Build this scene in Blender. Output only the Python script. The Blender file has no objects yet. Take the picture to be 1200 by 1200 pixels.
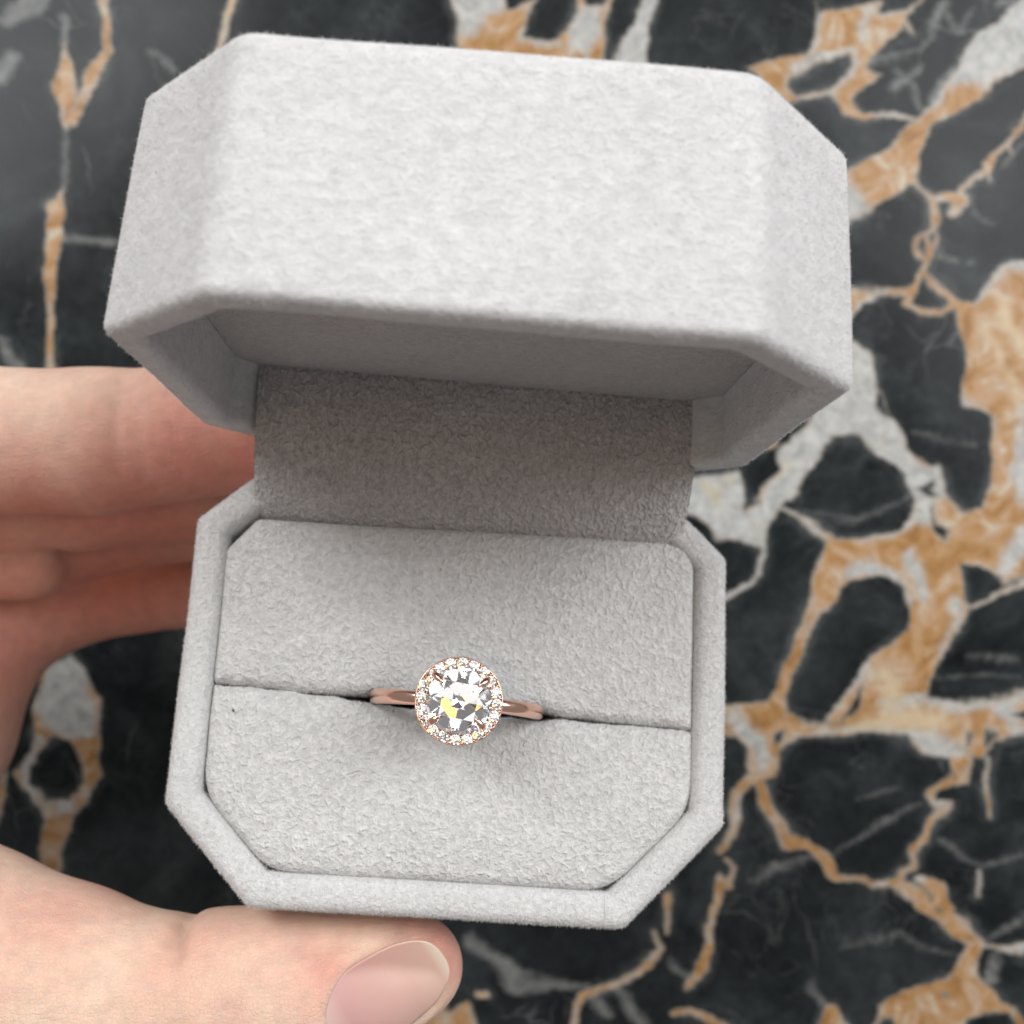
import bpy, bmesh, math, random
import numpy as np
from mathutils import Matrix, Vector

random.seed(7); rng = np.random.default_rng(7)
MM = 0.001
TABLE = 200.0                      # the lens is 200 mm above the marble
scene = bpy.context.scene
col = scene.collection

# ------------------------------------------------------------------ camera
F, PX, PY = 1163.376, 562.652, 648.674          # phone lens: focal length and optical centre (1200 px frame)
cam_d = bpy.data.cameras.new('camera')
cam = bpy.data.objects.new('camera', cam_d); col.objects.link(cam)
cam.location = (0, 0, TABLE * MM)
cam_d.sensor_width = 36; cam_d.lens = 36 * F / 1200
cam_d.shift_x = (600 - PX) / 1200; cam_d.shift_y = (PY - 600) / 1200
cam_d.clip_start = 0.005; cam_d.clip_end = 20
cam_d.dof.use_dof = True; cam_d.dof.focus_distance = 0.098; cam_d.dof.aperture_fstop = 27
scene.camera = cam

# ------------------------------------------------------------------ light
world = bpy.data.worlds.new('World'); scene.world = world; world.use_nodes = True
bg = world.node_tree.nodes['Background']
bg.inputs[0].default_value = (1.0, 0.965, 0.97, 1); bg.inputs[1].default_value = 0.25

def area(name, loc, target, sx, sy, power, color):
    d = bpy.data.lights.new(name, 'AREA'); d.shape = 'RECTANGLE'; d.size = sx; d.size_y = sy
    d.energy = power; d.color = color
    o = bpy.data.objects.new(name, d); col.objects.link(o); o.location = loc
    o.rotation_euler = (Vector(target) - Vector(loc)).to_track_quat('-Z', 'Y').to_euler()
    return o
area('window_light', (1.05, 0.55, 0.98), (0, 0, 0.08), 0.85, 1.2, 17.8, (0.97, 0.985, 1.0))
area('added_left_fill_light', (-0.75, 0.85, 1.0), (0, 0, 0.08), 0.6, 0.9, 12.5, (0.97, 0.985, 1.0))  # added second source, fills the left side and keeps the stone's table clear
area('ceiling_light', (0.1, 1.3, 1.6), (0, 0.1, 0), 2.4, 1.9, 16.0, (1.0, 0.99, 0.97))
area('added_fire_light', (-0.30, 0.05, 1.5), (0, 0, 0), 0.34, 0.34, 1.15, (1.0, 0.56, 0.10))  # added source: gives the diamond a yellow flash in place of dispersion

vs = scene.view_settings
vs.view_transform = 'Standard'; vs.look = 'None'; vs.exposure = 0.0; vs.gamma = 1.0; vs.use_curve_mapping = False
scene.render.engine = 'CYCLES'
cy = scene.cycles
cy.use_denoising = True; cy.use_adaptive_sampling = False
cy.max_bounces = 18; cy.transmission_bounces = 14; cy.glossy_bounces = 8; cy.diffuse_bounces = 4
cy.caustics_reflective = False; cy.caustics_refractive = False; cy.sample_clamp_indirect = 8.0

# ------------------------------------------------------------------ frames (all working numbers in mm, camera frame: x right, y up, z to the lens)
R = np.array([[0.9970043808728098, 0.057238288986115556, 0.05201963854514093],
              [-0.06837413824558494, 0.9666417297715036, 0.24683748395154428],
              [-0.03615579814633924, -0.24965485082068237, 0.9676596580007373]])
T = np.array([-4.320499613171618, -38.92446616487238, -105.42219220274299])
def box_to_cam(p): return R @ np.asarray(p, float) + T
def at(px, py, depth): return np.array([(px - PX) / F * depth, -(py - PY) / F * depth, -depth])
BOX_M = Matrix([[*R[0], T[0] * MM], [*R[1], T[1] * MM], [*R[2], (T[2] + TABLE) * MM], [0, 0, 0, 1]])

# ------------------------------------------------------------------ mesh helpers
def mesh_obj(name, verts, faces, mat, parent=None, smooth=True, fix=True, mm=True):
    me = bpy.data.meshes.new(name)
    v = np.asarray(verts, float) * (MM if mm else 1)
    me.from_pydata(v.tolist(), [], faces if isinstance(faces, list) else faces.tolist())
    if fix:
        bm = bmesh.new(); bm.from_mesh(me); bmesh.ops.recalc_face_normals(bm, faces=bm.faces[:]); bm.to_mesh(me); bm.free()
    if smooth: me.polygons.foreach_set('use_smooth', [True] * len(me.polygons))
    me.materials.append(mat)
    o = bpy.data.objects.new(name, me); col.objects.link(o)
    if parent: o.parent = parent
    return o
def empty(name, matrix=None):
    o = bpy.data.objects.new(name, None); col.objects.link(o); o.empty_display_size = 0.01
    if matrix is not None: o.matrix_world = matrix
    return o
def tag(o, label, cat, kind=None, group=None):
    o['label'] = label; o['category'] = cat
    if kind: o['kind'] = kind
    if group: o['group'] = group

def offset_poly(P, d):
    P = np.asarray(P, float); n = len(P)
    area2 = sum(P[i][0] * P[(i + 1) % n][1] - P[(i + 1) % n][0] * P[i][1] for i in range(n))
    if area2 < 0: P = P[::-1]
    L = []
    for i in range(n):
        a, b = P[i], P[(i + 1) % n]; e = (b - a) / np.linalg.norm(b - a); nn = np.array([-e[1], e[0]])
        L.append((a + nn * d, e))
    out = []
    for i in range(n):
        (a, e), (b, f) = L[i - 1], L[i]
        t = np.cross(b - a, f) / np.cross(e, f); out.append(a + e * t)
    return np.array(out)
def round_poly(P, r, k=6, edge=8):
    P = np.asarray(P, float); n = len(P); out = []; r = r if hasattr(r, '__len__') else [r] * n
    arcs = []
    for i in range(n):
        a, b, c = P[i - 1], P[i], P[(i + 1) % n]
        u = (a - b) / np.linalg.norm(a - b); w = (c - b) / np.linalg.norm(c - b)
        half = math.acos(np.clip(u @ w, -1, 1)) / 2
        t = min(r[i] / math.tan(half), .45 * min(np.linalg.norm(a - b), np.linalg.norm(c - b)))
        q0, q1 = b + u * t, b + w * t
        arcs.append([(1 - s) ** 2 * q0 + 2 * s * (1 - s) * b + s * s * q1 for s in np.linspace(0, 1, k)])
    for i in range(n):
        out += arcs[i]
        e0, e1 = arcs[i][-1], arcs[(i + 1) % n][0]
        out += [e0 + (e1 - e0) * s for s in np.linspace(0, 1, edge + 2)[1:-1]]
    return np.array(out)
def loft(loops, cap0=False, cap1=False, closed=True):
    n = len(loops[0]); V = np.vstack(loops); Fc = []
    for i in range(len(loops) - 1):
        for j in range(n if closed else n - 1):
            a, b = i * n + j, i * n + (j + 1) % n
            Fc.append((a, b, b + n, a + n))
    if cap0: Fc.append(tuple(range(n)))
    if cap1: Fc.append(tuple(range((len(loops) - 1) * n, len(loops) * n)))
    return V, Fc
def tube(path, radii, k=12, squash=None):
    path = np.asarray(path, float); n = len(path); loops = []
    tan = np.gradient(path, axis=0); tan /= np.linalg.norm(tan, axis=1)[:, None]
    up = np.array([0.13, 0.99, 0.07])
    for i in range(n):
        s = np.cross(tan[i], up); s /= np.linalg.norm(s); q = np.cross(s, tan[i])
        rs, rq = radii[i] if hasattr(radii[i], '__len__') else (radii[i], radii[i])
        loops.append(np.array([path[i] + s * rs * math.cos(a) + q * rq * math.sin(a) for a in np.linspace(0, 2 * math.pi, k, endpoint=False)]))
    return loft(loops, True, True)
def wobble(V, amp, scale, seed=0):
    """gentle hand-made unevenness: a few random sine waves"""
    g = np.random.default_rng(seed); V = V.copy()
    for _ in range(5):
        k = g.normal(size=3) * scale; ph = g.uniform(0, 6.28); d = g.normal(size=3); d /= np.linalg.norm(d)
        V += np.outer(np.sin(V @ k + ph), d) * amp / 2
    return V

# ------------------------------------------------------------------ materials
def mat_new(name):
    m = bpy.data.materials.new(name); m.use_nodes = True
    nt = m.node_tree; return m, nt, nt.nodes['Principled BSDF']
def node(nt, t, **kw):
    n = nt.nodes.new(t)
    for k, v in kw.items():
        if k.startswith('_'): setattr(n, k[1:], v)
        else: n.inputs[k.replace('__', ' ')].default_value = v
    return n
def ramp(nt, stops, interp='LINEAR'):
    n = nt.nodes.new('ShaderNodeValToRGB'); cr = n.color_ramp; cr.interpolation = interp
    while len(cr.elements) < len(stops): cr.elements.new(0.5)
    for e, (p, c) in zip(cr.elements, stops):
        e.position = p; e.color = (*c, 1) if hasattr(c, '__len__') else (c, c, c, 1)
    return n
def mm_coords(nt, attr='Object'):
    tc = nt.nodes.new('ShaderNodeTexCoord'); mp = nt.nodes.new('ShaderNodeVectorMath'); mp.operation = 'SCALE'
    mp.inputs['Scale'].default_value = 1000.0
    nt.links.new(tc.outputs[attr], mp.inputs[0]); return mp.outputs[0]

def velvet(name, base, contrast, grain, bump_mm, stretch=(1, 1, 1), ridge=0.0, cell=1.25):
    m, nt, p = mat_new(name); L = nt.links.new
    co = mm_coords(nt)
    st = nt.nodes.new('ShaderNodeMapping'); st.inputs['Scale'].default_value = stretch; L(co, st.inputs[0]); co2 = st.outputs[0]
    n1 = node(nt, 'ShaderNodeTexNoise', Scale=grain, Detail=3.0, Roughness=0.6, Distortion=0.45); L(co2, n1.inputs['Vector'])
    n2 = node(nt, 'ShaderNodeTexNoise', Scale=grain * 6, Detail=2.0, Roughness=0.6); L(co2, n2.inputs['Vector'])
    n3 = node(nt, 'ShaderNodeTexNoise', Scale=0.09, Detail=3.0); L(co, n3.inputs['Vector'])
    r1 = ramp(nt, [(0.34, 1 - contrast), (0.52, 1.0), (0.68, 1 + contrast * .8)]); L(n1.outputs[0], r1.inputs[0])
    r2 = ramp(nt, [(0.3, 1 - contrast * .55), (0.7, 1 + contrast * .55)]); L(n2.outputs[0], r2.inputs[0])
    r3 = ramp(nt, [(0.35, 0.97), (0.65, 1.03)]); L(n3.outputs[0], r3.inputs[0])
    c = nt.nodes.new('ShaderNodeMix'); c.data_type = 'RGBA'; c.blend_type = 'MULTIPLY'; c.inputs[0].default_value = 1
    c.inputs[6].default_value = (*base, 1); L(r1.outputs[0], c.inputs[7])
    c2 = nt.nodes.new('ShaderNodeMix'); c2.data_type = 'RGBA'; c2.blend_type = 'MULTIPLY'; c2.inputs[0].default_value = 1
    L(c.outputs[2], c2.inputs[6]); L(r2.outputs[0], c2.inputs[7])
    c3 = nt.nodes.new('ShaderNodeMix'); c3.data_type = 'RGBA'; c3.blend_type = 'MULTIPLY'; c3.inputs[0].default_value = 1
    L(c2.outputs[2], c3.inputs[6]); L(r3.outputs[0], c3.inputs[7])
    wn = node(nt, 'ShaderNodeTexNoise', Scale=1.1, Detail=2.0); L(co2, wn.inputs['Vector'])
    wv = nt.nodes.new('ShaderNodeVectorMath'); wv.operation = 'MULTIPLY_ADD'; wv.inputs[1].default_value = (1.3, 1.3, 1.3)
    L(wn.outputs['Color'], wv.inputs[0]); L(co2, wv.inputs[2])
    vo = node(nt, 'ShaderNodeTexVoronoi', Scale=cell); vo.feature = 'DISTANCE_TO_EDGE'; L(wv.outputs[0], vo.inputs['Vector'])
    n4 = node(nt, 'ShaderNodeTexNoise', Scale=1.9, Detail=2.0); L(co2, n4.inputs['Vector'])
    rv = ramp(nt, [(0.0, 1.0), (0.10, 0.72), (0.30, 0.0)]); L(vo.outputs['Distance'], rv.inputs[0])
    rm = ramp(nt, [(0.38, 0.25), (0.62, 1.0)]); L(n4.outputs[0], rm.inputs[0])
    rid = nt.nodes.new('ShaderNodeMath'); rid.operation = 'MULTIPLY'; L(rv.outputs[0], rid.inputs[0]); L(rm.outputs[0], rid.inputs[1])
    rc = nt.nodes.new('ShaderNodeMath'); rc.operation = 'MULTIPLY_ADD'; L(rid.outputs[0], rc.inputs[0]); rc.inputs[1].default_value = ridge; rc.inputs[2].default_value = 1 - ridge * .4  # ridges lightened, dimples darkened: relief shading put into the colour
    c4 = nt.nodes.new('ShaderNodeMix'); c4.data_type = 'RGBA'; c4.blend_type = 'MULTIPLY'; c4.inputs[0].default_value = 1
    L(c3.outputs[2], c4.inputs[6]); L(rc.outputs[0], c4.inputs[7])
    L(c4.outputs[2], p.inputs['Base Color'])
    p.inputs['Roughness'].default_value = 0.95; p.inputs['Specular IOR Level'].default_value = 0.1
    p.inputs['Sheen Weight'].default_value = 0.25; p.inputs['Sheen Roughness'].default_value = 0.45
    h = nt.nodes.new('ShaderNodeMath'); h.operation = 'MULTIPLY_ADD'; h.inputs[1].default_value = 0.35
    L(n2.outputs[0], h.inputs[0]); L(n1.outputs[0], h.inputs[2])
    h2 = nt.nodes.new('ShaderNodeMath'); h2.operation = 'MULTIPLY_ADD'; h2.inputs[1].default_value = ridge * 3.2; L(rid.outputs[0], h2.inputs[0]); L(h.outputs[0], h2.inputs[2])
    b = node(nt, 'ShaderNodeBump', Strength=1.0, Distance=bump_mm * MM); L(h2.outputs[0], b.inputs['Height'])
    L(b.outputs[0], p.inputs['Normal'])
    return m
GREY = (0.635, 0.63, 0.625)
M_RIM = velvet('velvet_case', GREY, 0.10, 1.5, 0.28, (1, 1, 1), 0.05, 1.8)
M_LID = velvet('velvet_lid', (0.605, 0.602, 0.605), 0.09, 0.7, 0.16, (1, 1.5, 1), 0.06, 0.9)
M_PAD = velvet('velvet_cushion', (0.595, 0.588, 0.58), 0.12, 1.1, 0.22, (1, 1, 1), 0.21, 1.1)
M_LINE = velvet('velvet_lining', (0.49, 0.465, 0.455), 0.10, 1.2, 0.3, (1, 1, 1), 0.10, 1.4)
M_FLAP = velvet('velvet_flap', (0.60, 0.57, 0.57), 0.12, 1.1, 0.42, (1.25, .8, 1), 0.30, 1.05)
def nap_mat(name, c):
    m, nt, p = mat_new(name); p.inputs['Base Color'].default_value = (*c, 1); p.inputs['Roughness'].default_value = 0.9
    p.inputs['Specular IOR Level'].default_value = 0.1
    return m
M_NAP = nap_mat('velvet_fibre', (0.63, 0.625, 0.62))
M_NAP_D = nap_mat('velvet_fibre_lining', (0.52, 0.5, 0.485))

def gold():
    m, nt, p = mat_new('rose_gold'); L = nt.links.new
    p.inputs['Base Color'].default_value = (0.95, 0.60, 0.46, 1); p.inputs['Metallic'].default_value = 1
    n = node(nt, 'ShaderNodeTexNoise', Scale=2.0, Detail=4.0); L(mm_coords(nt), n.inputs['Vector'])
    r = ramp(nt, [(0.3, 0.12), (0.7, 0.2)]); L(n.outputs[0], r.inputs[0]); L(r.outputs[0], p.inputs['Roughness'])
    return m
M_GOLD = gold()
def diamond(name):
    m = bpy.data.materials.new(name); m.use_nodes = True; nt = m.node_tree; nt.nodes.clear()
    out = nt.nodes.new('ShaderNodeOutputMaterial'); g = node(nt, 'ShaderNodeBsdfGlass', Roughness=0.0, IOR=2.42)
    nt.links.new(g.outputs[0], out.inputs[0]); return m
M_DIA = diamond('diamond'); M_DIA_S = M_DIA

def skin():
    m, nt, p = mat_new('skin'); L = nt.links.new
    co = mm_coords(nt)
    n1 = node(nt, 'ShaderNodeTexNoise', Scale=0.07, Detail=3.0, Roughness=0.55); L(co, n1.inputs['Vector'])
    n2 = node(nt, 'ShaderNodeTexNoise', Scale=0.5, Detail=4.0, Roughness=0.6); L(co, n2.inputs['Vector'])
    r1 = ramp(nt, [(0.36, (0.75, 0.58, 0.455)), (0.52, (0.72, 0.515, 0.40)), (0.66, (0.68, 0.43, 0.345))]); L(n1.outputs[0], r1.inputs[0])
    r2 = ramp(nt, [(0.3, 0.90), (0.7, 1.07)]); L(n2.outputs[0], r2.inputs[0])
    at_ = nt.nodes.new('ShaderNodeAttribute'); at_.attribute_name = 'redness_and_bounce'
    c0 = nt.nodes.new('ShaderNodeMix'); c0.data_type = 'RGBA'; L(at_.outputs['Fac'], c0.inputs[0]); L(r1.outputs[0], c0.inputs[6])
    c0.inputs[7].default_value = (0.64, 0.26, 0.205, 1)
    c = nt.nodes.new('ShaderNodeMix'); c.data_type = 'RGBA'; c.blend_type = 'MULTIPLY'; c.inputs[0].default_value = 1
    L(c0.outputs[2], c.inputs[6]); L(r2.outputs[0], c.inputs[7]); L(c.outputs[2], p.inputs['Base Color'])
    p.inputs['Roughness'].default_value = 0.52; p.inputs['Specular IOR Level'].default_value = 0.35
    p.inputs['Subsurface Weight'].default_value = 0.55; p.inputs['Subsurface Radius'].default_value = (1.0, 0.35, 0.2)
    p.inputs['Subsurface Scale'].default_value = 0.0022
    v = node(nt, 'ShaderNodeTexVoronoi', Scale=2.1); v.feature = 'DISTANCE_TO_EDGE'; L(co, v.inputs['Vector'])
    mp = nt.nodes.new('ShaderNodeMapping'); mp.inputs['Scale'].default_value = (.5, 1.6, 1.0); mp.inputs['Rotation'].default_value = (0, 0, .5); L(co, mp.inputs[0])
    w = node(nt, 'ShaderNodeTexNoise', Scale=1.5, Detail=4.0, Roughness=.65); L(mp.outputs[0], w.inputs['Vector'])
    rr = ramp(nt, [(0.0, 0.0), (0.12, 1.0)]); L(v.outputs['Distance'], rr.inputs[0])
    h = nt.nodes.new('ShaderNodeMath'); h.operation = 'MULTIPLY_ADD'; h.inputs[1].default_value = .28; L(rr.outputs[0], h.inputs[0]); L(w.outputs[0], h.inputs[2])
    b = node(nt, 'ShaderNodeBump', Strength=0.8, Distance=0.17 * MM); L(h.outputs[0], b.inputs['Height']); L(b.outputs[0], p.inputs['Normal'])
    return m
M_SKIN = skin()
def nail_mat():
    m, nt, p = mat_new('nail'); L = nt.links.new
    a = nt.nodes.new('ShaderNodeAttribute'); a.attribute_name = 'along'
    r = ramp(nt, [(0.0, (0.66, 0.46, 0.42)), (0.18, (0.57, 0.325, 0.305)), (0.5, (0.59, 0.355, 0.31)), (0.90, (0.64, 0.42, 0.34)), (0.95, (0.73, 0.56, 0.46)), (1.0, (0.77, 0.63, 0.52))])
    L(a.outputs['Fac'], r.inputs[0]); L(r.outputs[0], p.inputs['Base Color'])
    p.inputs['Roughness'].default_value = 0.42; p.inputs['Specular IOR Level'].default_value = 0.3
    p.inputs['Subsurface Weight'].default_value = 0.4; p.inputs['Subsurface Radius'].default_value = (1, .4, .25); p.inputs['Subsurface Scale'].default_value = 0.001
    return m
M_NAIL = nail_mat()

# ================================================================== marble table top
def Z(off, s): return lambda pts: [(off[0] + p[0] * s, off[1] + p[1] * s) + tuple(q * s for q in p[2:]) for p in pts]
Z0, Z1, Z2 = Z((0, 0), .3667), Z((840, 0), .3), Z((840, 280), .3)
Z3, Z4, Z5 = Z((800, 540), 1 / 3), Z((800, 800), 1 / 3), Z((500, 1040), 1 / 3)
Z6, Z7 = Z((500, 0), .3), Z((0, 740), .2667)
gold_poly, hole_poly, white_poly, gold_line, white_line, faint_line, patch_line = [], [], [], [], [], [], []
# upper right corner
gold_poly += [Z1([(395,0),(390,60),(420,30),(480,40),(560,20),(600,0),(650,0),(630,60),(740,50),(790,0),(820,-20),(720,110),(600,230),(590,260),(650,285),(560,350),(520,400),(580,440),(560,460),(500,435),(435,375),(350,400),(270,415),(190,320),(120,275),(240,225),(350,215),(385,120)])]
hole_poly += [Z1([(290,300),(400,250),(520,215),(530,250),(440,350),(310,385),(285,340)]), Z1([(660,-30),(750,-30),(735,30),(660,40)]), Z1([(410,-40),(560,-40),(540,0),(470,18),(415,5)])]
white_line += [Z1([(300,270,18),(400,225,22),(530,190,16),(545,240,10),(440,365,14),(330,400,12)]), Z1([(400,40,10),(385,140,12),(360,210,10)]), Z1([(640,70,12),(740,45,8)]), Z1([(600,20,16),(560,150,10)])]
gold_line += [Z1([(560,450,14),(690,440,14),(760,462,12)]), Z1([(740,90,8),(770,125,5)])]
white_line += [Z1([(620,430,12),(690,440,14),(760,420,26),(850,390,22),(900,300,14),(930,260,6)]), Z1([(690,345,10),(720,320,16)]), Z1([(860,60,14),(890,20,22),(870,-10,20)])]
faint_line += [Z1([(840,150,14),(860,60,22),(890,20,26)]), Z1([(690,350,20),(720,320,24),(800,260,12)]), Z1([(860,380,30),(930,270,22)]), Z1([(1100,20,14),(1150,10,12)]), Z1([(600,240,10),(780,210,5),(840,150,8)])]
gold_poly += [Z1([(1230,-30),(1150,30),(1010,140),(950,250),(860,380),(770,470),(650,590),(480,690),(380,760),(400,920),(500,870),(600,830),(780,705),(790,600),(830,500),(950,430),(1050,360),(1200,270),(1260,240)])]
white_poly += [Z1([(1260,-60),(1140,20),(1000,140),(940,250),(870,380),(960,330),(1050,345),(1200,275),(1260,240)]), Z1([(380,740),(470,690),(550,720),(590,830),(500,880),(400,930)])]
gold_line += [Z1([(780,700,8),(825,770,10),(840,790,14),(862,840,18),(850,880,16),(838,905,9),(775,945,8),(768,975,9),(820,1005,8),(862,950,7),(850,900,8)]), Z1([(840,790,16),(900,775,20),(960,790,22),(930,825,18)]), Z1([(940,765,12),(1000,690,13),(1060,650,16),(1100,590,11),(1140,555,11),(1200,475,9),(1260,400,8)]), Z1([(1060,650,14),(1066,700,5)]), Z1([(1135,560,12),(1148,605,4)])]
white_line += [Z1([(900,820,14),(950,828,16)]), Z1([(1020,690,8),(1066,692,12)]), Z1([(838,785,9),(870,790,9)])]
# right, level with the lid
gold_line += [Z2([(820,0,8),(825,60,10),(800,130,11),(765,200,13),(640,207,7),(520,212,10),(400,215,8)]), Z2([(765,200,13),(740,250,13),(800,290,13),(880,290,11),(930,250,16),(900,205,14),(840,175,9),(805,140,9)])]
gold_poly += [Z2([(400,200),(520,203),(650,212),(570,250),(535,310),(400,400)])]
white_line += [Z2([(530,300,10),(570,250,10),(640,222,7)])]
gold_poly += [Z2([(930,230),(1000,250),(1030,200),(1090,130),(1150,100),(1260,90),(1260,1100),(1075,1100),(1075,700),(1030,660),(960,650),(955,580),(980,480),(965,400),(930,290)])]
white_line += [Z2([(1010,240,12),(1050,170,20),(1130,112,20),(1240,105,20)]), Z2([(962,630,10),(1035,668,16),(1075,730,10)]), Z2([(1190,650,10),(1190,850,26),(1200,1000,34)])]
patch_line += [Z2([(1110,250,26),(1130,330,20),(1200,420,24)]), Z2([(1040,330,8),(1130,500,10),(1200,680,10)])]
gold_poly += [Z2([(540,390),(600,440),(625,520),(620,580),(690,700),(740,800),(800,900),(860,890),(890,940),(880,1010),(770,1010),(740,930),(640,840),(540,770),(450,780),(380,880),(300,1010),(150,1010),(250,900),(240,830),(350,730),(500,400)])]
white_poly += [Z2([(540,380),(610,440),(635,520),(625,580),(695,700),(745,800),(800,890),(860,880),(900,940),(880,1020),(770,1020),(735,930),(640,850),(540,780),(450,790),(390,880),(300,1020),(150,1020),(250,900),(230,830),(350,720),(490,400)])]
hole_poly += [Z2([(625,590),(690,700),(670,690),(615,650)]), Z2([(800,960),(850,930),(850,975)])]
faint_line += [Z2([(760,760,3),(900,780,4),(1020,800,3)])]
# right middle
gold_poly += [Z3([(0,60),(200,30),(215,130),(220,180),(270,270),(270,295),(200,270),(120,275),(60,200),(0,170)]), Z3([(390,-10),(470,-10),(430,60),(350,150),(300,230),(290,290),(282,390),(250,430),(170,490),(100,520),(100,490),(165,465),(262,400),(275,310),(240,230),(215,170),(330,90)])]
white_poly += [Z3([(-10,50),(210,20),(220,130),(225,180),(280,270),(270,300),(200,280),(120,285),(60,210),(-10,180)]), Z3([(390,-20),(480,-20),(440,60),(360,150),(310,230),(300,290),(292,390),(250,440),(170,500),(90,530),(100,480),(165,455),(252,400),(265,310),(230,230),(205,170),(320,90)])]
patch_line += [Z3([(85,90,22),(110,130,22)]), Z3([(160,50,16),(165,80,14)]), Z3([(375,10,14),(340,60,10)])]
gold_line += [Z3([(350,165,8),(430,215,10),(520,265,14),(545,290,16)])]
white_line += [Z3([(350,165,9),(430,215,8),(500,255,6)])]
gold_poly += [Z3([(720,-10),(790,50),(815,120),(810,190),(760,245),(640,270),(545,270),(520,265),(500,300),(455,390),(445,500),(400,620),(340,760),(300,850),(160,860),(160,910),(370,910),(360,820),(420,680),(470,570),(540,480),(580,420),(700,400),(780,450),(800,520),(790,590),(700,660),(640,720),(600,780),(500,910),(560,910),(640,780),(605,910),(860,845),(870,760),(940,640),(1000,540),(1010,525),(985,450),(975,360),(1040,370),(1130,430),(1260,400),(1260,-10),(1090,-10),(1085,70),(1050,160),(990,180),(940,150),(905,80),(870,30),(830,-10)])]
hole_poly += [Z3([(825,90),(860,85),(905,125),(870,130)]), Z3([(875,165),(893,215),(945,240),(922,295),(880,240)]), Z3([(980,350),(1130,440),(1010,510),(985,430)])]
white_line += [Z3([(740,-10,30),(800,60,30),(845,130,40),(850,190,34)]), Z3([(585,385,20),(660,372,32),(740,400,20),(795,480,9)]), Z3([(800,340,22),(830,430,28),(852,500,10)]), Z3([(640,720,22),(560,820,18),(500,895,12)]), Z3([(1190,20,36),(1200,90,16)]), Z3([(1200,270,40),(1130,390,26)]), Z3([(960,490,20),(965,560,16),(900,690,6)]), Z3([(1010,525,8),(1100,470,9),(1260,400,12)]), Z3([(640,275,12),(740,255,14),(820,190,16)])]
gold_line += [Z3([(1010,525,8),(1100,470,9),(1260,400,12)])]
patch_line += [Z3([(720,760,24),(740,830,40),(720,880,30)])]
# right lower
gold_poly += [Z4([(100,80),(300,65),(360,110),(440,130),(560,130),(610,100),(720,70),(860,60),(1000,65),(1120,45),(1260,15),(1260,160),(1100,200),(1060,270),(1020,260),(1010,330),(940,320),(940,270),(840,240),(790,195),(660,175),(560,190),(400,190),(340,250),(330,330),(290,350),(240,335),(225,240),(190,180),(100,175)])]
hole_poly += [Z4([(1060,170),(1110,180),(1070,230)]), Z4([(1150,110),(1210,90),(1210,140)]), Z4([(1000,180),(1030,190),(1010,215)]), Z4([(315,180),(360,155),(345,210),(325,235)])]
white_line += [Z4([(470,165,14),(640,165,12),(780,182,14),(900,225,38),(980,240,26)]), Z4([(700,80,8),(860,62,12),(1000,80,20),(1240,35,12)]), Z4([(180,130,26),(260,200,30),(290,300,22)]), Z4([(1130,90,34),(1180,170,20)])]
patch_line += [Z4([(600,150,20),(800,130,50),(900,130,40)])]
gold_line += [Z4([(268,345,20),(300,440,20),(355,535,22),(372,558,30),(440,565,20),(510,640,20),(540,680,18),(630,685,14),(670,715,15),(740,712,18),(830,750,24),(870,790,32),(920,830,30),(1000,880,28),(1040,920,24),(1010,970,34),(990,1020,40)]),
  Z4([(1000,330,13),(920,345,11),(870,380,13),(880,430,11),(930,435,17),(880,470,11),(850,550,13),(805,600,13),(820,640,11),(775,660,14),(765,690,13)]), Z4([(830,695,16),(900,735,26),(930,790,24)]),
  Z4([(240,340,22),(190,390,18),(180,450,22),(175,530,15),(130,585,9)]), Z4([(150,620,8),(180,660,8),(165,710,13),(130,690,13),(120,780,15),(95,860,13),(95,940,15),(50,1040,15),(10,1070,12)]), Z4([(20,1150,13),(90,1190,13),(150,1215,12)]), Z4([(1075,270,8),(1065,370,8),(1075,460,6)]), Z4([(1045,670,8),(1040,740,7)]), Z4([(1050,920,7),(1130,945,11),(1190,942,20),(1260,940,14)])]
white_line += [Z4([(1060,922,8),(1130,945,12),(1190,942,22),(1260,940,14)]), Z4([(205,400,10),(190,470,10)]), Z4([(925,435,10),(890,425,8)]), Z4([(690,715,10),(720,690,6)]), Z4([(830,700,14),(800,710,8)]), Z4([(1045,670,8),(1040,740,7)]), Z4([(1075,270,5),(1065,370,5)])]
hole_poly += [Z4([(890,790),(925,800),(905,815)]), Z4([(905,1095),(930,1100),(912,1112)])]
gold_poly += [Z4([(990,1000),(1030,1000),(1060,1060),(1120,1120),(1170,1130),(1215,1230),(1180,1240),(1150,1150),(1060,1150),(1000,1180),(990,1240),(770,1240),(740,1175),(700,1175),(660,1230),(690,1150),(760,1090),(870,1050)]), Z4([(500,1140),(530,1140),(610,1230),(480,1220)])]
faint_line += [Z4([(530,610,3),(620,545,5),(690,500,8),(830,430,3)]), Z4([(240,690,6),(330,650,10),(480,610,6)]), Z4([(455,1070,14),(490,1130,12)]), Z4([(1050,910,5),(1200,830,10)]), Z4([(1080,1040,30),(1100,980,20)]), Z4([(820,930,3),(980,970,3)])]
faint_line += [Z1([(900,60,6),(950,120,10),(1000,40,6)]), Z1([(700,260,8),(760,330,12),(800,420,8)]), Z1([(1080,880,5),(1010,830,4),(980,760,3)]), Z1([(1200,560,5),(1120,640,4)]), Z2([(880,60,14),(930,85,10)]), Z2([(1000,90,8),(990,100,6)]), Z3([(430,180,3),(600,215,5),(760,160,4),(800,110,3)]), Z3([(900,760,3),(1050,745,4),(1180,760,3)]), Z3([(1000,690,3),(1180,690,3)]), Z4([(620,400,3),(760,360,3)]), Z4([(900,560,8),(1050,640,6),(1190,600,6)]), Z4([(560,920,3),(760,880,4),(900,940,3)])]
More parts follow.
